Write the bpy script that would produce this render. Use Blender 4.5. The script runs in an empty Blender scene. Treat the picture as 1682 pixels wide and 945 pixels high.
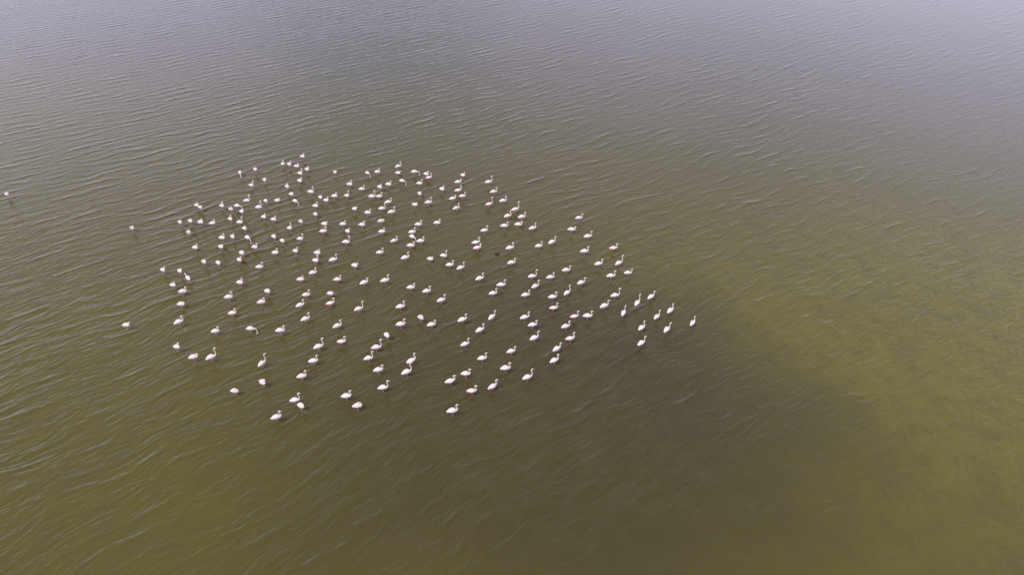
import bpy, bmesh, math, random
from mathutils import Vector

# ------------------------------------------------------------------ camera
scene = bpy.context.scene
CAM_H, PITCH = 32.0, 37.2
cam_data = bpy.data.cameras.new('camera')
cam = bpy.data.objects.new('camera', cam_data)
scene.collection.objects.link(cam)
cam.location = (0, 0, CAM_H)
cam.rotation_euler = (math.radians(90 - PITCH), 0, 0)
cam_data.sensor_width = 36.0
cam_data.lens = 36.0 * 1150 / 1682
cam_data.clip_start = 0.5
cam_data.clip_end = 20000
scene.camera = cam

# ------------------------------------------------------------------ world, sun, exposure
SUN_EL, SUN_AZ = math.radians(57), math.radians(-135)      # azimuth from +Y, negative = left of the camera
world = bpy.data.worlds.new('World')
scene.world = world
world.use_nodes = True
wt = world.node_tree
wt.nodes.clear()


def N(tree, kind, **kw):
    n = tree.nodes.new(kind)
    for k, v in kw.items():
        setattr(n, k, v)
    return n


def setin(node, **kw):
    for k, v in kw.items():
        node.inputs[k.replace('_', ' ')].default_value = v
    return node


def math_node(tree, op, a, b=None, c=None, clamp=False):
    n = tree.nodes.new('ShaderNodeMath')
    n.operation = op
    n.use_clamp = clamp
    for i, v in enumerate((a, b, c)):
        if v is None:
            continue
        if isinstance(v, (int, float)):
            n.inputs[i].default_value = v
        else:
            tree.links.new(v, n.inputs[i])
    return n.outputs[0]


def vmath(tree, op, a, b=None):
    n = tree.nodes.new('ShaderNodeVectorMath')
    n.operation = op
    for i, v in enumerate((a, b)):
        if v is None:
            continue
        if isinstance(v, (tuple, list, Vector)):
            n.inputs[i].default_value = v
        else:
            tree.links.new(v, n.inputs[i])
    return n.outputs[1] if op in ('DOT_PRODUCT', 'LENGTH', 'DISTANCE') else n.outputs[0]


def smooth(tree, v, lo, hi, a=0.0, b=1.0):
    n = tree.nodes.new('ShaderNodeMapRange')
    n.interpolation_type = 'SMOOTHSTEP'
    n.inputs['From Min'].default_value = lo
    n.inputs['From Max'].default_value = hi
    n.inputs['To Min'].default_value = a
    n.inputs['To Max'].default_value = b
    tree.links.new(v, n.inputs['Value'])
    return n.outputs[0]


def mixc(tree, fac, a, b):
    n = tree.nodes.new('ShaderNodeMix')
    n.data_type = 'RGBA'
    if isinstance(fac, (int, float)):
        n.inputs[0].default_value = fac
    else:
        tree.links.new(fac, n.inputs[0])
    for i, v in ((6, a), (7, b)):
        if isinstance(v, tuple):
            n.inputs[i].default_value = (*v, 1)
        else:
            tree.links.new(v, n.inputs[i])
    return n.outputs[2]


def noise(tree, vec, scale, detail=2.0, rough=0.5, dist=0.0):
    n = tree.nodes.new('ShaderNodeTexNoise')
    n.inputs['Scale'].default_value = scale
    n.inputs['Detail'].default_value = detail
    n.inputs['Roughness'].default_value = rough
    n.inputs['Distortion'].default_value = dist
    tree.links.new(vec, n.inputs['Vector'])
    return n.outputs[0]


sky = N(wt, 'ShaderNodeTexSky', sky_type='NISHITA', sun_disc=False)
sky.sun_elevation = SUN_EL
sky.sun_rotation = SUN_AZ
sky.air_density = 1.4
sky.dust_density = 0.8
sky.altitude = 0
sky.ozone_density = 2.5
SKY_STRENGTH = 0.1
tc = N(wt, 'ShaderNodeTexCoord')
dirv = tc.outputs['Generated']
# high thin cloud sheet, broken by a few blue gaps
stretch = vmath(wt, 'MULTIPLY', dirv, (1.0, 1.0, 2.6))
cl = noise(wt, vmath(wt, 'ADD', stretch, (3.1, 0.4, 1.7)), 2.3, 4.0, 0.55, 0.4)
cover = smooth(wt, cl, 0.18, 0.46)


def gap(az, el, radius, depth):
    a, e = math.radians(az), math.radians(el)
    d = Vector((math.sin(a) * math.cos(e), math.cos(a) * math.cos(e), math.sin(e)))
    dd = vmath(wt, 'DOT_PRODUCT', vmath(wt, 'NORMALIZE', dirv), d)
    return smooth(wt, dd, math.cos(math.radians(radius)), math.cos(math.radians(radius * 0.15)), 0.0, depth)


gaps = [gap(-11, 15, 12, 0.55), gap(20, 22, 10, 0.2)]
open_ = None
for g in gaps:
    open_ = g if open_ is None else math_node(wt, 'MAXIMUM', open_, g)
cover = math_node(wt, 'MULTIPLY', cover, math_node(wt, 'SUBTRACT', 1.0, open_), clamp=True)
bright = noise(wt, vmath(wt, 'ADD', stretch, (9.0, 2.0, 4.0)), 1.6, 3.0, 0.5, 0.2)
cshade = smooth(wt, bright, 0.3, 0.7)
shine = math_node(wt, 'MAXIMUM', math_node(wt, 'MAXIMUM', gap(36, 15, 26, 0.6), gap(-42, 15, 22, 0.2)), gap(44, 31, 20, 0.4))
cshade = math_node(wt, 'ADD', math_node(wt, 'MULTIPLY', cshade, 0.6), shine, clamp=True)
ccol = mixc(wt, cshade, (7.8, 7.5, 8.1), (10.3, 9.9, 10.4))
sz = N(wt, 'ShaderNodeSeparateXYZ')
wt.links.new(dirv, sz.inputs[0])
low = smooth(wt, sz.outputs[2], 0.92, 0.12, 0.48, 1.45)      # the sheet is thinner and brighter low down
ccol = mixc(wt, smooth(wt, sz.outputs[2], 0.62, 0.18), ccol, vmath(wt, 'MULTIPLY', ccol, (0.90, 0.90, 1.17)))
ccol = vmath(wt, 'SCALE', ccol)
wt.links.new(low, ccol.node.inputs['Scale'])
scol = mixc(wt, math_node(wt, 'MULTIPLY', cover, 0.92), sky.outputs[0], ccol)
bg = N(wt, 'ShaderNodeBackground')
bg.inputs['Strength'].default_value = SKY_STRENGTH
wt.links.new(scol, bg.inputs['Color'])
wo = N(wt, 'ShaderNodeOutputWorld')
wt.links.new(bg.outputs[0], wo.inputs['Surface'])

sun_data = bpy.data.lights.new('sun', 'SUN')
sun_data.energy = 1.9
sun_data.angle = math.radians(14.0)
sun_data.color = (1.0, 0.95, 0.88)
sun = bpy.data.objects.new('sun', sun_data)
scene.collection.objects.link(sun)
sdir = Vector((math.sin(SUN_AZ) * math.cos(SUN_EL), math.cos(SUN_AZ) * math.cos(SUN_EL), math.sin(SUN_EL)))
sun.rotation_euler = sdir.to_track_quat('Z', 'Y').to_euler()

scene.view_settings.view_transform = 'Standard'
scene.view_settings.look = 'None'
scene.view_settings.exposure = 0.24
scene.view_settings.gamma = 1.0
scene.view_settings.use_curve_mapping = False

# ------------------------------------------------------------------ materials


def new_mat(name):
    m = bpy.data.materials.new(name)
    m.use_nodes = True
    t = m.node_tree
    t.nodes.clear()
    out = t.nodes.new('ShaderNodeOutputMaterial')
    p = t.nodes.new('ShaderNodeBsdfPrincipled')
    t.links.new(p.outputs[0], out.inputs[0])
    return m, t, p


def ripple_height(t, pos):
    """Sum of travelling wavelets: a directional wind sea with short-crested ripples."""
    rng = random.Random(11)
    wob = N(t, 'ShaderNodeTexNoise', noise_dimensions='2D')
    setin(wob, Scale=0.11, Detail=2.0, Roughness=0.5)
    t.links.new(pos, wob.inputs['Vector'])
    off = vmath(t, 'MULTIPLY', vmath(t, 'SUBTRACT', wob.outputs['Color'], (0.5, 0.5, 0.5)), (2.0, 2.0, 0.0))
    wob2 = N(t, 'ShaderNodeTexNoise', noise_dimensions='2D')
    setin(wob2, Scale=0.42, Detail=1.0, Roughness=0.5)
    t.links.new(pos, wob2.inputs['Vector'])
    off2 = vmath(t, 'MULTIPLY', vmath(t, 'SUBTRACT', wob2.outputs['Color'], (0.5, 0.5, 0.5)), (0.55, 0.55, 0.0))
    p = vmath(t, 'ADD', vmath(t, 'ADD', pos, off), off2)

    def train(count, crest_deg, spread, lam_lo, lam_hi, slope, peak=0.6):
        h, var = None, []
        for i in range(count):
            lam = lam_lo * (lam_hi / lam_lo) ** ((i + rng.random()) / count)
            k = 2 * math.pi / lam
            a = math.radians(crest_deg + 90 + rng.gauss(0, spread))
            amp = slope * math.sqrt(2.0 / count) / k * rng.uniform(0.7, 1.3)
            ph = vmath(t, 'DOT_PRODUCT', p, (math.cos(a) * k, math.sin(a) * k, 0))
            s = math_node(t, 'SINE', math_node(t, 'ADD', ph, rng.uniform(0, 6.28)))
            h = math_node(t, 'MULTIPLY', s, amp) if h is None else math_node(t, 'MULTIPLY_ADD', s, amp, h)
            var.append(amp * amp / 2)
        sig = math.sqrt(sum(var))
        return math_node(t, 'MULTIPLY', math_node(t, 'EXPONENT', math_node(t, 'MULTIPLY', h, peak / sig)), sig / peak / 1.15)

    def ridges(crest_deg, across, along, height):
        mp = N(t, 'ShaderNodeMapping', vector_type='POINT')
        mp.inputs['Rotation'].default_value = (0, 0, -math.radians(crest_deg))
        t.links.new(p, mp.inputs['Vector'])
        v = vmath(t, 'MULTIPLY', mp.outputs[0], (1 / along, 1 / across, 0))
        n = noise(t, v, 1.0, 1.0, 0.5, 0.15)
        r = math_node(t, 'ABSOLUTE', math_node(t, 'MULTIPLY_ADD', n, 2.0, -1.0))
        return math_node(t, 'MULTIPLY', math_node(t, 'SUBTRACT', 0.5, r), height)

    gust = noise(t, pos, 0.05, 2.0, 0.5)
    sx = N(t, 'ShaderNodeSeparateXYZ')
    t.links.new(pos, sx.inputs[0])
    west = smooth(t, sx.outputs[0], 45.0, -25.0, 0.45, 1.0)
    amp_a = math_node(t, 'MULTIPLY', west, smooth(t, gust, 0.3, 0.7, 0.65, 1.2))
    h = math_node(t, 'MULTIPLY', train(24, 37, 14, 0.42, 1.7, 0.068, 0.5), amp_a)
    near = smooth(t, sx.outputs[1], 62.0, 34.0, 0.1, 1.0)
    cross = math_node(t, 'MULTIPLY', ridges(42, 0.50, 2.0, 0.062), near)
    h = math_node(t, 'ADD', h, cross)
    h = math_node(t, 'ADD', h, ridges(37, 0.22, 0.60, 0.025))
    return h, p


def water_material():
    m, t, p = new_mat('lake_water')
    geo = N(t, 'ShaderNodeNewGeometry')
    pos = geo.outputs['Position']
    h, wp = ripple_height(t, pos)
    bump = N(t, 'ShaderNodeBump')
    bump.inputs['Strength'].default_value = 1.0
    bump.inputs['Distance'].default_value = 1.0
    t.links.new(h, bump.inputs['Height'])
    t.links.new(bump.outputs[0], p.inputs['Normal'])
    # silt and algae carried in the water: clouds of colour with soft ragged edges
    wob = N(t, 'ShaderNodeTexNoise')
    setin(wob, Scale=0.06, Detail=6.0, Roughness=0.62)
    t.links.new(pos, wob.inputs['Vector'])
    ragged = vmath(t, 'MULTIPLY', vmath(t, 'SUBTRACT', wob.outputs['Color'], (0.5, 0.5, 0.5)), (16, 20, 0))
    q = vmath(t, 'ADD', pos, ragged)

    def blob(x, y, rx, ry, rot, soft, depth=1.0):
        d = vmath(t, 'SUBTRACT', q, (x, y, 0))
        mp = N(t, 'ShaderNodeMapping', vector_type='POINT')
        mp.inputs['Rotation'].default_value = (0, 0, -math.radians(rot))
        t.links.new(d, mp.inputs['Vector'])
        e = vmath(t, 'LENGTH', vmath(t, 'MULTIPLY', mp.outputs[0], (1 / rx, 1 / ry, 0)))
        return smooth(t, e, 1.0 + soft, max(0.0, 1.0 - soft), 0.0, depth)

    col = mixc(t, smooth(t, noise(t, pos, 0.03, 3.0), 0.35, 0.65), (0.095, 0.086, 0.014), (0.092, 0.080, 0.018))
    corner = blob(36, 16, 26, 20, 0, 0.6, 0.8)
    col = mixc(t, corner, col, (0.118, 0.104, 0.027))
    east = blob(26, 40, 22, 13, -12, 0.6, 0.95)
    col = mixc(t, east, col, (0.134, 0.121, 0.025))
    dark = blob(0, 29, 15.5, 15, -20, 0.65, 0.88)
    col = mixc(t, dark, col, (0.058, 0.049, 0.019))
    south = blob(7, 20, 6, 8, 0, 0.9, 0.55)
    col = mixc(t, south, col, (0.056, 0.048, 0.018))
    far = blob(-8, 56, 34, 18, -10, 0.8, 0.6)
    col = mixc(t, far, col, (0.074, 0.064, 0.026))
    mud = blob(9, 35, 10, 6, -38, 0.85, 0.6)
    col = mixc(t, mud, col, (0.044, 0.039, 0.027))
    far_sheen = smooth(t, vmath(t, 'DOT_PRODUCT', q, (0.25, 1.0, 0.0)), 52.0, 95.0, 0.0, 0.75)  # far silt greyed: part of the blue sky sheen put into its colour
    col = mixc(t, far_sheen, col, (0.070, 0.064, 0.056))
    fine = noise(t, vmath(t, 'MULTIPLY', pos, (1.0, 1.0, 0.0)), 0.55, 7.0, 0.72)
    col = mixc(t, smooth(t, fine, 0.38, 0.68, 0.0, 0.5), col, (0.078, 0.066, 0.032))
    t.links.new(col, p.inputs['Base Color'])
    p.inputs['Roughness'].default_value = 0.09
    p.inputs['IOR'].default_value = 1.333
    return m


def feather(name, col, col2, rough=0.75):
    m, t, p = new_mat(name)
    oi = N(t, 'ShaderNodeObjectInfo')
    tcn = N(t, 'ShaderNodeTexCoord')
    f = noise(t, tcn.outputs['Object'], 14.0, 3.0, 0.6)
    fac = math_node(t, 'ADD', math_node(t, 'MULTIPLY', f, 0.5), math_node(t, 'MULTIPLY', oi.outputs['Random'], 0.55), clamp=True)
    t.links.new(mixc(t, fac, col, col2), p.inputs['Base Color'])
    p.inputs['Roughness'].default_value = rough
    p.inputs['Specular IOR Level'].default_value = 0.2
    return m


M_WATER = water_material()
M_WHITE = feather('pale_plumage', (0.82, 0.79, 0.76), (0.79, 0.66, 0.66))
M_ROSE = feather('rose_plumage', (0.78, 0.55, 0.56), (0.72, 0.42, 0.45))
M_CORAL = feather('coral_wing_coverts', (0.62, 0.14, 0.19), (0.55, 0.10, 0.15))
M_FLANK = feather('blush_wing_coverts', (0.62, 0.27, 0.30), (0.56, 0.20, 0.24))
M_NECK = feather('neck_plumage', (0.80, 0.73, 0.69), (0.78, 0.66, 0.63))
M_BLACK = feather('black_flight_feathers', (0.02, 0.018, 0.02), (0.035, 0.03, 0.03))
M_LEG = feather('pink_leg_skin', (0.62, 0.24, 0.27), (0.55, 0.26, 0.26), 0.5)
M_BILL = feather('pink_bill', (0.66, 0.36, 0.36), (0.60, 0.34, 0.33), 0.45)
M_DRIFT = feather('wet_drift_weed', (0.018, 0.016, 0.012), (0.03, 0.026, 0.016), 0.6)

# ------------------------------------------------------------------ lake
bm = bmesh.new()
S = 9000.0
for v in ((-S, -S, 0), (S, -S, 0), (S, S, 0), (-S, S, 0)):
    bm.verts.new(v)
bm.faces.new(bm.verts)
me = bpy.data.meshes.new('water')
bm.to_mesh(me)
bm.free()
me.materials.append(M_WATER)
water = bpy.data.objects.new('water', me)
scene.collection.objects.link(water)
water['kind'] = 'structure'
water['label'] = 'murky olive and brown shallow lake water covered in small wind ripples'

# ------------------------------------------------------------------ flamingos
HB = 0.47                                           # height of the middle of the body above the water
WHITE, CORAL, NECK, BLACK, LEG, BILL = range(6)


def loft(bm, pts, seg=12, mats=None, close=True):
    """pts: (x, y, z, half width, half height); a closed tube along a spine."""
    rings = []
    n = len(pts)
    for i, (x, y, z, ry, rn) in enumerate(pts):
        a = pts[max(0, i - 1)]
        b = pts[min(n - 1, i + 1)]
        tan = Vector((b[0] - a[0], b[1] - a[1], b[2] - a[2])).normalized()
        side = Vector((0, 1, 0))
        side = (side - tan * side.dot(tan)).normalized()
        nor = side.cross(tan) * -1
        ring = []
        for s in range(seg):
            th = 2 * math.pi * s / seg
            ring.append(bm.verts.new(Vector((x, y, z)) + side * (math.cos(th) * ry) + nor * (math.sin(th) * rn)))
        rings.append(ring)
    for i in range(n - 1):
        for s in range(seg):
            f = bm.faces.new((rings[i][s], rings[i][(s + 1) % seg], rings[i + 1][(s + 1) % seg], rings[i + 1][s]))
            f.smooth = True
            f.material_index = mats(i) if mats else 0
    for ring, k in ((rings[0], 0), (rings[-1], n - 2)):
        f = bm.faces.new(ring)
        f.smooth = True
        f.material_index = mats(k) if mats else 0


def refine(pts, sub=3):
    """Catmull-Rom through the spine points, so necks bend smoothly."""
    out = []
    n = len(pts)
    for i in range(n - 1):
        p0, p1, p2, p3 = pts[max(0, i - 1)], pts[i], pts[i + 1], pts[min(n - 1, i + 2)]
        for k in range(sub):
            u = k / sub
            v = []
            for a, b, c, d in zip(p0, p1, p2, p3):
                v.append(0.5 * ((2 * b) + (c - a) * u + (2 * a - 5 * b + 4 * c - d) * u * u + (3 * b - a - 3 * c + d) * u ** 3))
            v[3], v[4] = max(v[3], 0.005), max(v[4], 0.005)
            out.append(tuple(v))
    out.append(pts[-1])
    return out


BODY = [(-.36, 0, -.045, .014, .010), (-.31, 0, -.02, .052, .032), (-.22, 0, .01, .092, .075), (-.10, 0, .03, .128, .118),
        (.03, 0, .025, .140, .142), (.14, 0, .012, .124, .135), (.215, 0, .015, .092, .102), (.265, 0, .035, .062, .068)]
R1, R2, R3 = .038, .033, .030
NECKS = {
    'S': [(.312, .075, R1), (.335, .135, R1), (.312, .205, R2), (.268, .265, R3), (.246, .335, R3), (.262, .400, R3), (.305, .430, .042), (.345, .428, .046), (.383, .412, .034)],
    'T': [(.318, .085, R1), (.350, .155, R1), (.358, .245, R2), (.340, .340, R2), (.322, .430, R3), (.320, .515, R3), (.338, .580, .036), (.378, .607, .046), (.415, .603, .044), (.447, .588, .034)],
    'L': [(.308, .075, R1), (.325, .125, R1), (.298, .172, R2), (.258, .196, R3), (.250, .232, R3), (.278, .268, .037), (.318, .282, .046), (.355, .274, .044), (.387, .258, .033)],
    'F': [(.325, .050, R1), (.385, .025, R1), (.438, -.04, R2), (.470, -.13, R2), (.487, -.23, R3), (.486, -.32, R3), (.470, -.385, .040), (.440, -.425, .045), (.408, -.445, .034)],
    'R': [(.300, .085, R1), (.298, .150, R1), (.250, .192, R2), (.185, .203, R3), (.125, .198, .044), (.080, .186, .044), (.045, .172, .032)],
}
BILLS = {
    'S': [(.420, .390, .022), (.447, .355, .018), (.452, .322, .007)],
    'T': [(.484, .566, .022), (.511, .532, .018), (.516, .498, .007)],
    'L': [(.424, .237, .022), (.450, .203, .018), (.455, .170, .007)],
    'F': [(.372, -.452, .022), (.335, -.442, .018), (.308, -.420, .007)],
    'R': [(.012, .156, .020), (-.02, .144, .015), (-.045, .135, .007)],
}
YAW = {'S': .03, 'T': .02, 'L': -.03, 'F': .02, 'R': .06}


def bird_mesh(pose, tint, variant):
    bm = bmesh.new()
    rng = random.Random(hash((ord(pose), ord(tint), variant)) & 0xffff)
    nk = NECKS[pose]
    side = YAW[pose] * (1, -1, 2.2, -2.2)[variant]
    nb = len(BODY)
    spine = [(x, y, z, a * .95, b * .94) for x, y, z, a, b in BODY]
    js = (lambda i: rng.uniform(-.016, .016) if i > 1 else 0)
    reach = rng.uniform(.88, 1.10) if pose in 'ST' else rng.uniform(.96, 1.04)
    for i, (x, z, r) in enumerate(nk):
        u = i / (len(nk) - 1)
        spine.append((x + js(i), side * u, .08 + (z - .08) * reach + (js(i) * .6), r, r))
    for (x, z, r) in BILLS[pose]:
        spine.append((x, side, .08 + (z - .08) * reach, r * .8, r))
    sub = 3
    fine = refine([(x, y, z + HB, a, b) for x, y, z, a, b in spine], sub)

    def mats(i):
        k = i / sub
        if k > nb + len(nk) + 0.9:
            return BLACK
        if k > nb + len(nk) - 0.7:
            return BILL
        return NECK if k > nb - 0.4 else WHITE
    loft(bm, fine, 14, mats)
    # folded wings: long shells along the flanks, pink lower coverts, black primaries at the tip
    drop = -.065 if tint == 'p' else 0.0
    for sgn in (-1, 1):
        w = [(.185, .075, .04, .018, .03), (.13, .098, .045, .042, .085), (.02, .112, .045, .050, .118), (-.10, .100, .035, .046, .108),
             (-.20, .072, .012, .036, .078), (-.29, .042, -.02, .024, .046), (-.385, .02, -.06, .012, .018), (-.43, .012, -.078, .006, .008)]
        before = len(bm.faces)
        loft(bm, refine([(x, sgn * y, z + HB + drop, a, b) for x, y, z, a, b in w], 2), 12)
        bm.faces.ensure_lookup_table()
        for f in bm.faces[before:]:
            c = f.calc_center_median()
            rel = c.z - HB - drop
            if c.x < -.36 or (tint == 'k' and c.x < -.22 and rel < .02):
                f.material_index = BLACK
            elif rel < (.065 if tint == 'p' else -.03):
                f.material_index = CORAL
    # legs: thigh feathering, shank, heel joint, lower leg into the water
    stand = variant % 2
    for sgn, sw in ((-1, .05 if stand else .0), (1, -.06 if stand else .015)):
        y = sgn * .045
        pts = [(0.0, y, HB - .07, .050, .050), (-.005, y, HB - .14, .026, .026), (-.012 + sw * .4, y, HB - .20, .015, .015),
               (-.03 + sw, y, HB - .33, .013, .013), (-.034 + sw, y, HB - .355, .019, .019), (-.028 + sw, y, HB - .38, .013, .013),
               (.0 + sw, y, HB - .47, .012, .012), (.02 + sw, y, HB - .75, .011, .011)]
        loft(bm, pts, 8, lambda i: WHITE if i < 1 else LEG)
    bmesh.ops.recalc_face_normals(bm, faces=bm.faces)
    me = bpy.data.meshes.new('flamingo')
    bm.to_mesh(me)
    bm.free()
    body = M_WHITE if tint != 'p' else M_WHITE
    for m in (body, M_CORAL if tint == 'p' else M_FLANK, M_NECK, M_BLACK, M_LEG, M_BILL):
        me.materials.append(m)
    return me


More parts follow.
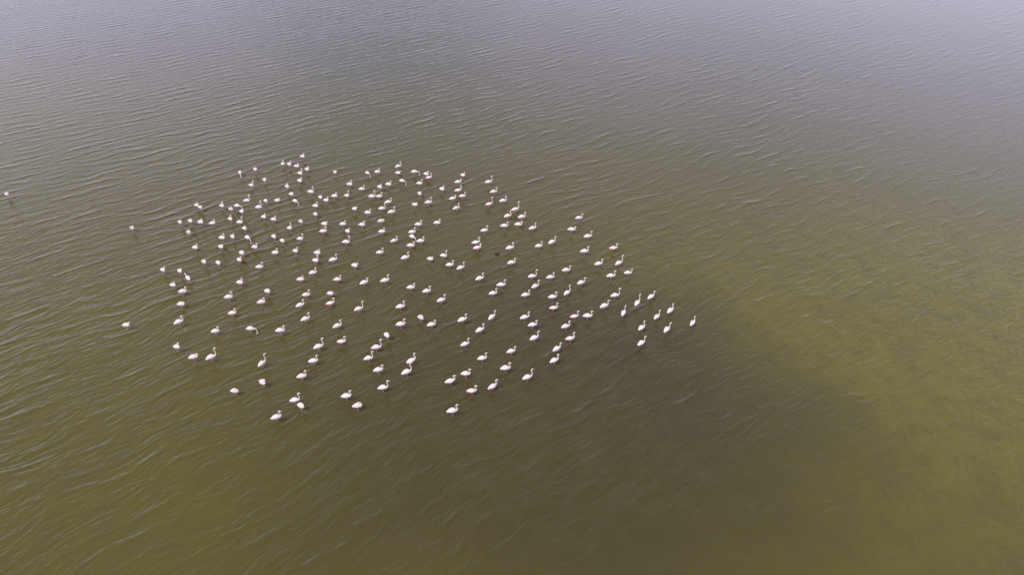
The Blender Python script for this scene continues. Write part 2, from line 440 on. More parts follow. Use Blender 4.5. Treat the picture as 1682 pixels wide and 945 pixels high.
# x, y, heading in degrees, pose, tint, label
FLOCK = [
    (-25.86, 59.65, -69, 'F', 'w', "only head-down white flamingo in the flock's far edge, left end, facing towards the lower right"),
    (-24.56, 60.24, -50, 'R', 'w', "only head-tucked white flamingo in the flock's far edge, left end, facing towards the lower right"),
    (-24.07, 57.22, -25, 'T', 'w', "middle tall-necked white flamingo in the flock's far band, left end, facing right"),
    (-23.12, 58.22, -53, 'L', 'w', "leftmost short-necked white flamingo in the flock's far edge, centre-left, facing towards the lower right"),
    (-20.74, 63.01, -34, 'S', 'w', 'topmost white flamingo of the whole flock, curved neck raised, at its far edge'),
    (-22.28, 61.44, -51, 'S', 'w', "leftmost curve-necked white flamingo in the flock's far edge, centre-left, facing towards the lower right"),
    (-21.61, 61.38, -39, 'S', 'w', "second-from-left curve-necked white flamingo in the flock's far edge, centre-left, facing towards the lower right"),
    (-20.82, 61.01, -19, 'S', 'w', "third-from-left curve-necked white flamingo in the flock's far edge, centre-left, facing right"),
    (-19.67, 60.30, -44, 'S', 'w', "rightmost curve-necked white flamingo in the flock's far edge, centre-left, facing towards the lower right"),
    (-20.12, 59.46, -33, 'T', 'w', "only tall-necked white flamingo in the flock's far edge, centre-left, facing towards the lower right"),
    (-19.78, 58.00, -38, 'S', 'w', "second-from-right curve-necked white flamingo in the flock's far edge, centre-left, facing towards the lower right"),
    (-20.66, 56.89, -46, 'S', 'w', "leftmost curve-necked white flamingo in the flock's far band, centre-left, facing towards the lower right"),
    (-19.95, 55.56, -32, 'L', 'w', "second-from-right short-necked white flamingo in the flock's far band, centre-left, facing towards the lower right"),
    (-18.28, 55.93, -18, 'T', 'w', "only tall-necked white flamingo in the flock's far band, centre-left, facing right"),
    (-17.21, 54.98, -51, 'L', 'w', "rightmost short-necked white flamingo in the flock's far band, centre-left, facing towards the lower right"),
    (-16.87, 59.77, -56, 'L', 'w', "rightmost short-necked white flamingo in the flock's far edge, centre-left, facing towards the lower right"),
    (-13.76, 59.65, -45, 'F', 'w', "leftmost head-down white flamingo in the flock's far edge, centre, facing towards the lower right"),
    (-12.82, 59.83, -19, 'S', 'w', "leftmost curve-necked white flamingo in the flock's far edge, centre, facing right"),
    (-10.96, 61.01, 22, 'S', 'w', "rightmost curve-necked white flamingo in the flock's far edge, centre, facing right"),
    (-10.86, 59.65, -28, 'L', 'w', "only short-necked white flamingo in the flock's far edge, centre, facing right"),
    (-9.29, 59.83, 0, 'F', 'w', "rightmost head-down white flamingo in the flock's far edge, centre, facing right"),
    (-15.01, 57.33, -27, 'S', 'w', "leftmost curve-necked white flamingo in the flock's far band, centre, facing right"),
    (-13.77, 56.52, -10, 'S', 'w', "second-from-left curve-necked white flamingo in the flock's far band, centre, facing right"),
    (-12.14, 56.79, -40, 'S', 'w', "fifth-from-left curve-necked white flamingo in the flock's far band, centre, facing towards the lower right"),
    (-11.42, 57.33, -27, 'S', 'w', "third-from-right curve-necked white flamingo in the flock's far band, centre, facing right"),
    (-10.25, 58.05, -27, 'F', 'w', "middle head-down white flamingo in the flock's far edge, centre, facing right"),
    (-16.58, 54.47, -26, 'S', 'w', "second-from-right curve-necked white flamingo in the flock's far band, centre-left, facing right"),
    (-15.96, 55.14, -18, 'S', 'w', "rightmost curve-necked white flamingo in the flock's far band, centre-left, facing right"),
    (-14.90, 55.29, -33, 'T', 'w', "leftmost tall-necked white flamingo in the flock's far band, centre, facing towards the lower right"),
    (-12.56, 55.09, -10, 'T', 'w', "middle tall-necked white flamingo in the flock's far band, centre, facing right"),
    (-11.97, 55.14, -10, 'S', 'w', "fourth-from-left curve-necked white flamingo in the flock's far band, centre, facing right"),
    (-11.00, 54.16, 10, 'S', 'w', "fourth-from-right curve-necked white flamingo in the flock's far band, centre, facing right"),
    (-8.13, 59.36, -35, 'S', 'w', "leftmost curve-necked white flamingo in the flock's far edge, centre-right, facing towards the lower right"),
    (-7.81, 58.79, 11, 'S', 'p', "only curve-necked pink-flanked flamingo in the flock's far edge, centre-right, facing right"),
    (-8.58, 57.55, -19, 'S', 'w', "rightmost curve-necked white flamingo in the flock's far band, centre, facing right"),
    (-8.35, 55.61, -55, 'R', 'w', "only head-tucked white flamingo in the flock's far band, centre, facing towards the lower right"),
    (-4.66, 59.19, -43, 'S', 'w', "rightmost curve-necked white flamingo in the flock's far edge, centre-right, facing towards the lower right"),
    (-5.02, 57.83, 0, 'L', 'w', "only short-necked white flamingo in the flock's far edge, centre-right, facing right"),
    (-6.39, 56.46, -47, 'S', 'w', "second-from-left curve-necked white flamingo in the flock's far band, centre-right, facing towards the lower right"),
    (-4.90, 56.25, 10, 'S', 'p', "only curve-necked pink-flanked flamingo in the flock's far band, centre-right, facing right"),
    (-4.47, 55.24, 0, 'S', 'w', "third-from-right curve-necked white flamingo in the flock's far band, centre-right, facing right"),
    (-5.30, 54.77, 10, 'L', 'k', "only short-necked black-tailed flamingo in the flock's far band, centre-right, facing right"),
    (-2.16, 57.78, 10, 'T', 'w', "only tall-necked white flamingo in the flock's far edge, centre-right, facing right"),
    (-1.66, 55.98, 10, 'S', 'w', "second-from-right curve-necked white flamingo in the flock's far band, centre-right, facing right"),
    (-8.60, 53.66, -33, 'L', 'w', "rightmost short-necked white flamingo in the flock's far band, centre, facing towards the lower right"),
    (-7.39, 54.06, 0, 'S', 'w', "leftmost curve-necked white flamingo in the flock's far band, centre-right, facing right"),
    (-2.03, 53.81, 19, 'T', 'p', "only tall-necked pink-flanked flamingo in the flock's far band, centre-right, facing right"),
    (-27.78, 53.57, -30, 'S', 'w', "leftmost curve-necked white flamingo in the flock's far band, left end, facing towards the lower right"),
    (-27.33, 53.21, -46, 'L', 'w', "only short-necked white flamingo in the flock's far band, left end, facing towards the lower right"),
    (-25.53, 53.46, -35, 'S', 'w', "middle curve-necked white flamingo in the flock's far band, left end, facing towards the lower right"),
    (-24.22, 53.50, -17, 'F', 'w', "only head-down white flamingo in the flock's far band, left end, facing right"),
    (-24.56, 52.91, -35, 'R', 'w', "only head-tucked white flamingo in the flock's far band, left end, facing towards the lower right"),
    (-23.50, 52.52, -40, 'S', 'w', "rightmost curve-necked white flamingo in the flock's far band, left end, facing towards the lower right"),
    (-23.63, 54.36, -9, 'T', 'w', "leftmost tall-necked white flamingo in the flock's far band, left end, facing right"),
    (-21.93, 54.36, -45, 'L', 'w', "leftmost short-necked white flamingo in the flock's far band, centre-left, facing towards the lower right"),
    (-22.21, 53.21, -9, 'T', 'w', "rightmost tall-necked white flamingo in the flock's far band, left end, facing right"),
    (-21.33, 51.60, -35, 'S', 'w', "leftmost curve-necked white flamingo in the flock's far-middle band, centre-left, facing towards the lower right"),
    (-28.19, 50.71, -48, 'R', 'w', "only head-tucked white flamingo in the flock's far-middle band, left end, facing towards the lower right"),
    (-27.35, 50.90, -38, 'L', 'w', "rightmost short-necked white flamingo in the flock's far-middle band, left end, facing towards the lower right"),
    (-26.44, 50.71, -23, 'S', 'w', "leftmost curve-necked white flamingo in the flock's far-middle band, left end, facing right"),
    (-25.40, 50.62, -9, 'S', 'w', "second-from-left curve-necked white flamingo in the flock's far-middle band, left end, facing right"),
    (-24.09, 51.27, -39, 'S', 'w', "third-from-right curve-necked white flamingo in the flock's far-middle band, left end, facing towards the lower right"),
    (-23.12, 50.71, -17, 'T', 'w', "only tall-necked white flamingo in the flock's far-middle band, left end, facing right"),
    (-22.41, 49.75, -39, 'S', 'w', "rightmost curve-necked white flamingo in the flock's far-middle band, left end, facing towards the lower right"),
    (-26.88, 49.17, -48, 'L', 'w', "leftmost short-necked white flamingo in the flock's far-middle band, left end, facing towards the lower right"),
    (-23.85, 48.29, -23, 'S', 'w', "third-from-left curve-necked white flamingo in the flock's far-middle band, left end, facing right"),
    (-23.03, 48.50, -49, 'S', 'w', "second-from-right curve-necked white flamingo in the flock's far-middle band, left end, facing towards the lower right"),
    (-21.78, 48.37, -39, 'F', 'w', "only head-down white flamingo in the flock's far-middle band, left end, facing towards the lower right"),
    (-25.55, 46.88, -28, 'S', 'w', "third-from-left curve-necked white flamingo in the flock's middle band, left end, facing towards the lower right"),
    (-23.52, 47.01, -33, 'L', 'w', "middle short-necked white flamingo in the flock's middle band, left end, facing towards the lower right"),
    (-20.77, 46.96, -23, 'S', 'w', "second-from-right curve-necked white flamingo in the flock's middle band, left end, facing right"),
    (-20.93, 54.41, -31, 'L', 'w', "second-from-left short-necked white flamingo in the flock's far band, centre-left, facing towards the lower right"),
    (-19.34, 54.36, -37, 'F', 'w', "only head-down white flamingo in the flock's far band, centre-left, facing towards the lower right"),
    (-17.31, 53.46, -25, 'S', 'w', "second-from-left curve-necked white flamingo in the flock's far band, centre-left, facing right"),
    (-20.40, 51.23, -24, 'S', 'w', "middle curve-necked white flamingo in the flock's far-middle band, centre-left, facing right"),
    (-17.99, 50.90, -36, 'R', 'w', "middle head-tucked white flamingo in the flock's far-middle band, centre-left, facing towards the lower right"),
    (-16.99, 52.03, -46, 'R', 'w', "rightmost head-tucked white flamingo in the flock's far-middle band, centre-left, facing towards the lower right"),
    (-15.87, 50.43, -31, 'L', 'w', "rightmost short-necked white flamingo in the flock's far-middle band, centre-left, facing towards the lower right"),
    (-15.73, 49.30, -9, 'S', 'w', "rightmost curve-necked white flamingo in the flock's far-middle band, centre-left, facing right"),
    (-18.67, 49.84, -35, 'T', 'w', "leftmost tall-necked white flamingo in the flock's far-middle band, centre-left, facing towards the lower right"),
    (-19.58, 48.46, -44, 'L', 'w', "leftmost short-necked white flamingo in the flock's far-middle band, centre-left, facing towards the lower right"),
    (-18.77, 47.90, -39, 'R', 'w', "leftmost head-tucked white flamingo in the flock's far-middle band, centre-left, facing towards the lower right"),
    (-17.39, 48.20, -17, 'T', 'w', "rightmost tall-necked white flamingo in the flock's far-middle band, centre-left, facing right"),
    (-13.77, 52.96, -38, 'L', 'w', "leftmost short-necked white flamingo in the flock's far band, centre, facing towards the lower right"),
    (-12.53, 52.32, -18, 'S', 'w', "third-from-left curve-necked white flamingo in the flock's far band, centre, facing right"),
    (-11.38, 53.06, 0, 'T', 'w', "rightmost tall-necked white flamingo in the flock's far band, centre, facing right"),
    (-10.45, 52.42, 10, 'S', 'w', "second-from-right curve-necked white flamingo in the flock's far band, centre, facing right"),
    (-14.31, 50.48, -9, 'S', 'w', "leftmost curve-necked white flamingo in the flock's far-middle band, centre, facing right"),
    (-12.67, 50.34, -17, 'S', 'w', "third-from-left curve-necked white flamingo in the flock's far-middle band, centre, facing right"),
    (-11.14, 50.94, 0, 'R', 'w', "only head-tucked white flamingo in the flock's far-middle band, centre, facing right"),
    (-13.71, 49.34, -42, 'S', 'w', "second-from-left curve-necked white flamingo in the flock's far-middle band, centre, facing towards the lower right"),
    (-10.82, 49.30, -9, 'S', 'w', "fourth-from-left curve-necked white flamingo in the flock's far-middle band, centre, facing right"),
    (-9.63, 47.94, 18, 'S', 'w', "fourth-from-right curve-necked white flamingo in the flock's far-middle band, centre, facing right"),
    (-13.51, 47.68, -9, 'T', 'w', "only tall-necked white flamingo in the flock's far-middle band, centre, facing right"),
    (-4.86, 53.11, 10, 'S', 'w', "third-from-left curve-necked white flamingo in the flock's far band, centre-right, facing right"),
    (-6.35, 50.67, -9, 'S', 'w', "second-from-left curve-necked white flamingo in the flock's far-middle band, centre-right, facing right"),
    (-7.90, 50.39, -9, 'S', 'w', "rightmost curve-necked white flamingo in the flock's far-middle band, centre, facing right"),
    (-8.31, 49.25, 0, 'S', 'w', "second-from-right curve-necked white flamingo in the flock's far-middle band, centre, facing right"),
    (-8.24, 48.50, -43, 'F', 'w', "only head-down white flamingo in the flock's far-middle band, centre, facing towards the lower right"),
    (-7.46, 47.85, 0, 'S', 'w', "leftmost curve-necked white flamingo in the flock's far-middle band, centre-right, facing right"),
    (-8.19, 47.17, -9, 'S', 'w', "third-from-right curve-necked white flamingo in the flock's far-middle band, centre, facing right"),
    (-2.28, 49.48, 0, 'S', 'w', "second-from-right curve-necked white flamingo in the flock's far-middle band, centre-right, facing right"),
    (-2.95, 47.64, 9, 'S', 'p', "only curve-necked pink-flanked flamingo in the flock's far-middle band, centre-right, facing right"),
    (-2.78, 46.88, 9, 'L', 'p', "only short-necked pink-flanked flamingo in the flock's middle band, centre-right, facing right"),
    (-0.78, 54.36, 10, 'S', 'w', "rightmost curve-necked white flamingo in the flock's far band, centre-right, facing right"),
    (0.30, 52.91, 19, 'T', 'p', "only tall-necked pink-flanked flamingo in the flock's far band, right end, facing right"),
    (-0.35, 51.75, 19, 'S', 'w', "leftmost curve-necked white flamingo in the flock's far-middle band, right end, facing right"),
    (0.89, 51.60, 9, 'S', 'w', "second-from-left curve-necked white flamingo in the flock's far-middle band, right end, facing right"),
    (-0.64, 50.16, -9, 'S', 'w', "rightmost curve-necked white flamingo in the flock's far-middle band, centre-right, facing right"),
    (0.54, 50.39, -9, 'L', 'w', "leftmost short-necked white flamingo in the flock's far-middle band, right end, facing right"),
    (1.75, 49.84, 18, 'S', 'w', "third-from-left curve-necked white flamingo in the flock's far-middle band, right end, facing right"),
    (5.77, 51.46, 0, 'S', 'w', "second-from-right curve-necked white flamingo in the flock's far-middle band, right end, facing right"),
    (4.99, 49.57, -9, 'L', 'w', "rightmost short-necked white flamingo in the flock's far-middle band, right end, facing right"),
    (6.28, 48.55, 0, 'S', 'w', "rightmost curve-necked white flamingo in the flock's far-middle band, right end, facing right"),
    (2.20, 47.17, 0, 'S', 'w', "fourth-from-left curve-necked white flamingo in the flock's far-middle band, right end, facing right"),
    (3.26, 47.68, 33, 'S', 'w', "third-from-right curve-necked white flamingo in the flock's far-middle band, right end, facing right"),
    (5.82, 46.34, 0, 'S', 'w', "fourth-from-right curve-necked white flamingo in the flock's middle band, right end, facing right"),
    (-21.53, 46.09, -42, 'L', 'w', "rightmost short-necked white flamingo in the flock's middle band, left end, facing towards the lower right"),
    (-21.44, 45.21, -42, 'S', 'p', "only curve-necked pink-flanked flamingo in the flock's middle band, left end, facing towards the lower right"),
    (-24.13, 44.89, -44, 'R', 'w', "middle head-tucked white flamingo in the flock's middle band, left end, facing towards the lower right"),
    (-22.97, 44.73, -44, 'R', 'w', "rightmost head-tucked white flamingo in the flock's middle band, left end, facing towards the lower right"),
    (-19.59, 44.19, 0, 'S', 'w', "rightmost curve-necked white flamingo in the flock's middle band, left end, facing right"),
    (-25.52, 43.65, -46, 'R', 'w', "leftmost head-tucked white flamingo in the flock's middle band, left end, facing towards the lower right"),
    (-24.64, 42.82, 131, 'L', 'w', "leftmost short-necked white flamingo in the flock's middle band, left end, facing away to the left"),
    (-20.45, 42.16, -21, 'S', 'w', "third-from-right curve-necked white flamingo in the flock's middle band, left end, facing right"),
    (-18.88, 46.14, -16, 'S', 'w', "leftmost curve-necked white flamingo in the flock's middle band, centre-left, facing right"),
    (-17.34, 46.42, -35, 'S', 'w', "second-from-left curve-necked white flamingo in the flock's middle band, centre-left, facing towards the lower right"),
    (-15.50, 46.09, -23, 'S', 'w', "third-from-right curve-necked white flamingo in the flock's middle band, centre-left, facing right"),
    (-15.44, 45.09, -29, 'T', 'w', "only tall-necked white flamingo in the flock's middle band, centre-left, facing towards the lower right"),
    (-14.06, 45.17, 18, 'S', 'w', "second-from-right curve-necked white flamingo in the flock's middle band, centre-left, facing right"),
    (-15.25, 43.46, 9, 'S', 'w', "fourth-from-left curve-necked white flamingo in the flock's middle band, centre-left, facing right"),
    (-16.00, 42.60, -8, 'S', 'w', "third-from-left curve-necked white flamingo in the flock's middle band, centre-left, facing right"),
    (-13.23, 42.60, 0, 'S', 'w', "rightmost curve-necked white flamingo in the flock's middle band, centre-left, facing right"),
    (-10.55, 46.22, 0, 'S', 'w', "leftmost curve-necked white flamingo in the flock's middle band, centre, facing right"),
    (-8.42, 45.45, 18, 'S', 'w', "rightmost curve-necked white flamingo in the flock's middle band, centre, facing right"),
    (-12.23, 44.34, -35, 'L', 'w', "leftmost short-necked white flamingo in the flock's middle band, centre, facing towards the lower right"),
    (-6.44, 45.29, -31, 'L', 'w', "only short-necked white flamingo in the flock's middle band, centre-right, facing towards the lower right"),
    (-11.12, 42.16, 26, 'L', 'w', "rightmost short-necked white flamingo in the flock's middle band, centre, facing right"),
    (-9.57, 42.42, 9, 'S', 'w', "middle curve-necked white flamingo in the flock's middle band, centre, facing right"),
    (-5.43, 45.77, -24, 'T', 'w', "only tall-necked white flamingo in the flock's middle band, centre-right, facing right"),
    (-4.83, 44.50, 0, 'S', 'w', "leftmost curve-necked white flamingo in the flock's middle band, centre-right, facing right"),
    (-3.97, 44.11, 25, 'S', 'w', "second-from-left curve-necked white flamingo in the flock's middle band, centre-right, facing right"),
    (-0.14, 46.84, 9, 'S', 'w', "leftmost curve-necked white flamingo in the flock's middle band, right end, facing right"),
    (-0.02, 44.81, 9, 'S', 'w', "second-from-left curve-necked white flamingo in the flock's middle band, right end, facing right"),
    (-2.42, 42.71, 17, 'S', 'w', "second-from-right curve-necked white flamingo in the flock's middle band, centre-right, facing right"),
    (1.54, 42.97, 8, 'T', 'w', "leftmost tall-necked white flamingo in the flock's middle band, right end, facing right"),
    (2.95, 42.86, 0, 'S', 'w', "third-from-left curve-necked white flamingo in the flock's middle band, right end, facing right"),
    (4.18, 43.80, 8, 'S', 'w', "fourth-from-left curve-necked white flamingo in the flock's middle band, right end, facing right"),
    (6.78, 44.65, 8, 'S', 'w', "third-from-right curve-necked white flamingo in the flock's middle band, right end, facing right"),
    (1.75, 41.73, 31, 'S', 'w', "fourth-from-left curve-necked white flamingo in the flock's near-middle band, right end, facing right"),
    (4.09, 40.95, 42, 'T', 'w', "leftmost tall-necked white flamingo in the flock's near-middle band, right end, facing up and right"),
    (5.21, 42.20, 23, 'S', 'w', "fifth-from-left curve-necked white flamingo in the flock's middle band, right end, facing right"),
    (1.00, 40.67, 8, 'S', 'w', "second-from-left curve-necked white flamingo in the flock's near-middle band, right end, facing right"),
    (2.99, 40.42, 0, 'S', 'w', "fifth-from-left curve-necked white flamingo in the flock's near-middle band, right end, facing right"),
    (3.00, 39.21, 0, 'S', 'p', "leftmost curve-necked pink-flanked flamingo in the flock's near-middle band, right end, facing right"),
    (6.68, 39.37, 22, 'S', 'w', "seventh-from-right curve-necked white flamingo in the flock's near-middle band, right end, facing right"),
    (8.17, 46.88, 0, 'S', 'p', "only curve-necked pink-flanked flamingo in the flock's middle band, right end, facing right"),
    (8.38, 44.73, 30, 'T', 'w', "rightmost tall-necked white flamingo in the flock's middle band, right end, facing right"),
    (7.55, 43.01, 0, 'S', 'w', "second-from-right curve-necked white flamingo in the flock's middle band, right end, facing right"),
    (8.91, 43.46, 0, 'S', 'w', "rightmost curve-necked white flamingo in the flock's middle band, right end, facing right"),
    (7.58, 40.63, 8, 'T', 'w', "middle tall-necked white flamingo in the flock's near-middle band, right end, facing right"),
    (7.94, 38.61, 64, 'S', 'w', "sixth-from-right curve-necked white flamingo in the flock's near-middle band, right end, facing up and right"),
    (9.07, 39.71, 53, 'T', 'w', "rightmost tall-necked white flamingo in the flock's near-middle band, right end, facing up and right"),
    (10.22, 40.49, 34, 'S', 'w', "fourth-from-right curve-necked white flamingo in the flock's near-middle band, right end, facing up and right"),
    (11.35, 38.88, 43, 'S', 'w', "rightmost curve-necked white flamingo in the flock's near-middle band, right end, facing up and right"),
    (10.28, 38.19, 43, 'S', 'w', "third-from-right curve-necked white flamingo in the flock's near-middle band, right end, facing up and right"),
    (9.02, 36.96, 38, 'S', 'w', "fifth-from-right curve-necked white flamingo in the flock's near-middle band, right end, facing up and right"),
    (10.71, 36.75, 46, 'S', 'w', "second-from-right curve-necked white flamingo in the flock's near-middle band, right end, facing up and right"),
    (12.67, 37.52, 50, 'S', 'w', 'white flamingo leading the flock at its pointed right tip, farthest right of all'),
    (8.72, 35.37, 37, 'S', 'w', "rightmost curve-necked white flamingo in the flock's near edge, right end, facing up and right"),
    (-26.92, 43.80, -35, 'S', 'w', "leftmost curve-necked white flamingo in the flock's middle band, left end, facing towards the lower right"),
    (-25.40, 41.87, -21, 'S', 'w', "second-from-left curve-necked white flamingo in the flock's middle band, left end, facing right"),
    (-24.39, 41.09, 0, 'S', 'w', "second-from-left curve-necked white flamingo in the flock's near-middle band, left end, facing right"),
    (-20.72, 40.36, 0, 'S', 'w', "second-from-right curve-necked white flamingo in the flock's near-middle band, left end, facing right"),
    (-23.92, 39.57, -8, 'L', 'w', "only short-necked white flamingo in the flock's near-middle band, left end, facing right"),
    (-26.86, 37.21, -14, 'L', 'w', 'lone short-necked white flamingo farthest left of the near half, apart on rippled green water'),
    (-23.28, 37.56, 26, 'S', 'w', "leftmost curve-necked white flamingo in the flock's near-middle band, left end, facing right"),
    (-22.48, 34.96, -24, 'S', 'w', "only curve-necked white flamingo in the flock's near edge, left end, facing towards the lower right"),
    (-18.10, 41.09, -32, 'R', 'w', "only head-tucked white flamingo in the flock's near-middle band, centre-left, facing towards the lower right"),
    (-18.15, 39.81, 0, 'S', 'w', "leftmost curve-necked white flamingo in the flock's near-middle band, centre-left, facing right"),
    (-19.87, 38.55, 0, 'S', 'w', "rightmost curve-necked white flamingo in the flock's near-middle band, left end, facing right"),
    (-15.13, 40.67, 0, 'S', 'w', "second-from-right curve-necked white flamingo in the flock's near-middle band, centre-left, facing right"),
    (-13.38, 40.84, -22, 'L', 'w', "only short-necked white flamingo in the flock's near-middle band, centre-left, facing right"),
    (-13.16, 39.71, 17, 'S', 'p', "only curve-necked pink-flanked flamingo in the flock's near-middle band, centre-left, facing right"),
    (-15.27, 39.47, 26, 'S', 'w', "third-from-left curve-necked white flamingo in the flock's near-middle band, centre-left, facing right"),
    (-10.98, 39.01, 25, 'T', 'w', "only tall-necked white flamingo in the flock's near-middle band, centre, facing right"),
    (-14.52, 37.87, 25, 'S', 'w', "third-from-right curve-necked white flamingo in the flock's near-middle band, centre-left, facing right"),
    (-7.54, 41.58, 0, 'S', 'w', "rightmost curve-necked white flamingo in the flock's near-middle band, centre, facing right"),
    (-6.29, 41.12, 8, 'S', 'w', "leftmost curve-necked white flamingo in the flock's near-middle band, centre-right, facing right"),
    (-5.13, 40.05, 16, 'S', 'w', "third-from-left curve-necked white flamingo in the flock's near-middle band, centre-right, facing right"),
    (-8.01, 39.27, 8, 'S', 'w', "leftmost curve-necked white flamingo in the flock's near-middle band, centre, facing right"),
    (-6.40, 38.00, -45, 'R', 'w', "only head-tucked white flamingo in the flock's near-middle band, centre-right, facing towards the lower right"),
    (-3.48, 37.81, 23, 'S', 'w', "fourth-from-left curve-necked white flamingo in the flock's near-middle band, centre-right, facing right"),
    (-0.81, 41.87, 0, 'S', 'w', "rightmost curve-necked white flamingo in the flock's middle band, centre-right, facing right"),
    (-1.39, 40.88, 8, 'S', 'w', "rightmost curve-necked white flamingo in the flock's near-middle band, centre-right, facing right"),
    (-1.41, 38.10, 48, 'S', 'w', "second-from-right curve-necked white flamingo in the flock's near-middle band, centre-right, facing up and right"),
    (0.90, 38.06, 15, 'S', 'w', "leftmost curve-necked white flamingo in the flock's near-middle band, right end, facing right"),
    (4.43, 38.22, 8, 'S', 'p', "rightmost curve-necked pink-flanked flamingo in the flock's near-middle band, right end, facing right"),
    (5.37, 38.22, -8, 'S', 'w', "seventh-from-left curve-necked white flamingo in the flock's near-middle band, right end, facing right"),
    (1.45, 37.27, 8, 'S', 'w', "third-from-left curve-necked white flamingo in the flock's near-middle band, right end, facing right"),
    (3.76, 37.09, 15, 'S', 'w', "sixth-from-left curve-necked white flamingo in the flock's near-middle band, right end, facing right"),
    (1.52, 35.87, 28, 'S', 'w', "third-from-left curve-necked white flamingo in the flock's near edge, right end, facing right"),
    (3.98, 35.84, 7, 'S', 'p', "only curve-necked pink-flanked flamingo in the flock's near edge, right end, facing right"),
    (3.02, 34.82, 34, 'S', 'w', "second-from-right curve-necked white flamingo in the flock's near edge, right end, facing up and right"),
    (-20.42, 36.59, 0, 'S', 'w', "third-from-left curve-necked white flamingo in the flock's near-middle band, left end, facing right"),
    (-18.08, 36.84, -7, 'F', 'w', "only head-down white flamingo in the flock's near-middle band, left end, facing right"),
    (-20.97, 33.97, 8, 'L', 'w', "only short-necked white flamingo in the flock's near edge, left end, facing right"),
    (-19.81, 33.94, 33, 'T', 'w', "only tall-necked white flamingo in the flock's near edge, left end, facing right"),
    (-15.98, 36.63, 0, 'S', 'w', "second-from-left curve-necked white flamingo in the flock's near-middle band, centre-left, facing right"),
    (-12.94, 34.96, 24, 'T', 'w', "rightmost tall-necked white flamingo in the flock's near edge, centre-left, facing right"),
    (-13.00, 33.61, 7, 'S', 'w', "rightmost curve-necked white flamingo in the flock's near edge, centre-left, facing right"),
    (-16.30, 33.39, 55, 'T', 'w', "leftmost tall-necked white flamingo in the flock's near edge, centre-left, facing up and right"),
    (-12.11, 37.15, 24, 'S', 'w', "rightmost curve-necked white flamingo in the flock's near-middle band, centre-left, facing right"),
    (-11.54, 35.54, 0, 'S', 'p', "leftmost curve-necked pink-flanked flamingo in the flock's near edge, centre, facing right"),
    (-7.72, 37.30, 0, 'S', 'w', "middle curve-necked white flamingo in the flock's near-middle band, centre, facing right"),
    (-8.56, 36.14, -51, 'S', 'w', "rightmost curve-necked white flamingo in the flock's near edge, centre, facing towards the lower right"),
    (-9.08, 34.90, 8, 'T', 'w', "second-from-left tall-necked white flamingo in the flock's near edge, centre, facing right"),
    (-9.42, 33.86, 7, 'T', 'w', "leftmost tall-necked white flamingo in the flock's near edge, centre, facing right"),
    (-6.57, 33.63, 29, 'S', 'p', "rightmost curve-necked pink-flanked flamingo in the flock's near edge, centre, facing right"),
    (-5.58, 37.30, 8, 'S', 'w', "second-from-left curve-necked white flamingo in the flock's near-middle band, centre-right, facing right"),
    (-2.20, 36.72, 30, 'S', 'w', "third-from-right curve-necked white flamingo in the flock's near-middle band, centre-right, facing right"),
    (-3.15, 35.28, 22, 'S', 'w', "leftmost curve-necked white flamingo in the flock's near edge, centre-right, facing right"),
    (-1.95, 33.86, 7, 'S', 'w', "rightmost curve-necked white flamingo in the flock's near edge, centre-right, facing right"),
    (-0.04, 34.56, 15, 'S', 'w', "second-from-left curve-necked white flamingo in the flock's near edge, right end, facing right"),
    (2.79, 33.66, 27, 'S', 'w', "third-from-right curve-necked white flamingo in the flock's near edge, right end, facing right"),
    (-0.38, 32.90, 0, 'S', 'w', "leftmost curve-necked white flamingo in the flock's near edge, right end, facing right"),
    (1.00, 32.08, 21, 'T', 'w', "only tall-necked white flamingo in the flock's near edge, right end, facing right"),
    (-1.20, 31.28, 33, 'S', 'p', "rightmost curve-necked pink-flanked flamingo in the flock's near edge, centre-right, facing up and right"),
    (-15.77, 31.61, -38, 'S', 'w', "leftmost curve-necked white flamingo in the flock's near edge, centre-left, facing towards the lower right"),
    (-17.30, 30.87, -13, 'R', 'w', "only head-tucked white flamingo in the flock's near edge, left end, facing right"),
    (-13.40, 32.18, 7, 'S', 'w', "middle curve-necked white flamingo in the flock's near edge, centre-left, facing right"),
    (-13.35, 30.11, 7, 'T', 'w', "middle tall-necked white flamingo in the flock's near edge, centre-left, facing right"),
    (-12.85, 29.58, -38, 'R', 'w', "only head-tucked white flamingo in the flock's near edge, centre-left, facing towards the lower right"),
    (-14.08, 28.71, 14, 'S', 'w', 'white flamingo lowest of all in the picture, near the left bottom corner of the flock'),
    (-10.22, 30.43, 0, 'S', 'w', "leftmost curve-necked white flamingo in the flock's near edge, centre, facing right"),
    (-8.60, 32.74, 7, 'S', 'w', "middle curve-necked white flamingo in the flock's near edge, centre, facing right"),
    (-6.73, 32.55, 22, 'T', 'w', "rightmost tall-necked white flamingo in the flock's near edge, centre, facing right"),
    (-8.09, 31.15, 7, 'T', 'w', "second-from-right tall-necked white flamingo in the flock's near edge, centre, facing right"),
    (-9.40, 29.60, 0, 'R', 'w', "only head-tucked white flamingo in the flock's near edge, centre, facing right"),
    (-3.90, 31.76, 14, 'S', 'p', "leftmost curve-necked pink-flanked flamingo in the flock's near edge, centre-right, facing right"),
    (-2.94, 32.39, -7, 'S', 'w', "middle curve-necked white flamingo in the flock's near edge, centre-right, facing right"),
    (-2.50, 30.90, 0, 'S', 'p', "middle curve-necked pink-flanked flamingo in the flock's near edge, centre-right, facing right"),
    (-3.59, 29.18, 7, 'S', 'w', 'white flamingo nearest the viewer right of centre, alone below the pink ones'),
    (-31.88, 49.84, -36, 'R', 'w', 'lone head-tucked white flamingo left of the upper half of the flock, apart on rippled water'),
    (-45.68, 55.55, -35, 'L', 'w', 'lone white flamingo at the far left edge of the picture, well away from the flock'),
]
meshes = {}
rng = random.Random(5)
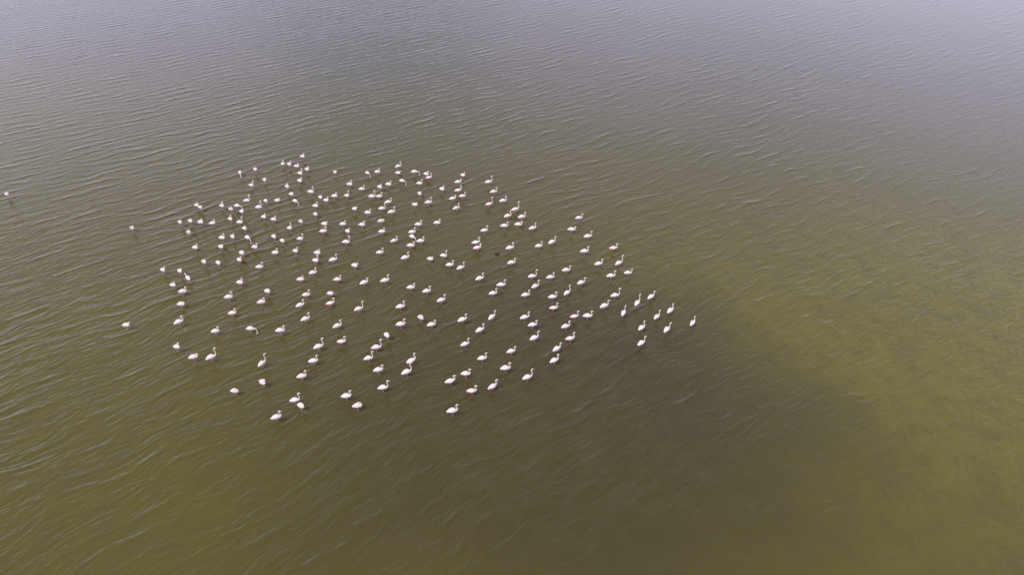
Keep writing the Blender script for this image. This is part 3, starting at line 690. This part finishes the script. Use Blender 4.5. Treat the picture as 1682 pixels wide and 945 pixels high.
for i, (x, y, hd, pose, tint, label) in enumerate(FLOCK):
    key = (pose, tint, i % 4)
    if key not in meshes:
        meshes[key] = bird_mesh(*key)
    o = bpy.data.objects.new('flamingo', meshes[key])
    scene.collection.objects.link(o)
    s = rng.uniform(0.95, 1.07) * 0.94
    o.location = (x, y, 0)
    o.scale = (s, s, s)
    o.rotation_euler = (math.radians(rng.uniform(-2, 2)), math.radians(-rng.uniform(1, 6)), math.radians(hd))
    o['label'] = label
    o['category'] = 'flamingo'
    o['group'] = 'flamingos wading in the shallow lake'

# ------------------------------------------------------------------ small things on the water
bm = bmesh.new()
rng = random.Random(3)
bmesh.ops.create_icosphere(bm, subdivisions=3, radius=1.0)
for v in bm.verts:
    d = 1 + 0.28 * math.sin(v.co.x * 5 + 1) * math.cos(v.co.y * 6) + rng.uniform(-.08, .08)
    v.co = Vector((v.co.x * .17 * d, v.co.y * .11 * d, v.co.z * .07 * d + .01))
for k in range(7):
    a = rng.uniform(0, 6.28)
    loft(bm, [(math.cos(a) * .05, math.sin(a) * .04, .02, .02, .015), (math.cos(a) * .15, math.sin(a) * .12, .05, .015, .01),
              (math.cos(a) * .26, math.sin(a) * .2, .01, .006, .005)], 6)
for f in bm.faces:
    f.smooth = True
me = bpy.data.meshes.new('drift_weed')
bm.to_mesh(me)
bm.free()
me.materials.append(M_DRIFT)
weed = bpy.data.objects.new('drift_weed', me)
scene.collection.objects.link(weed)
weed.location = (-1.20, 46.58, 0)
weed['label'] = 'small dark clump floating alone on the water amid the right half of the flock'
weed['category'] = 'drift weed'
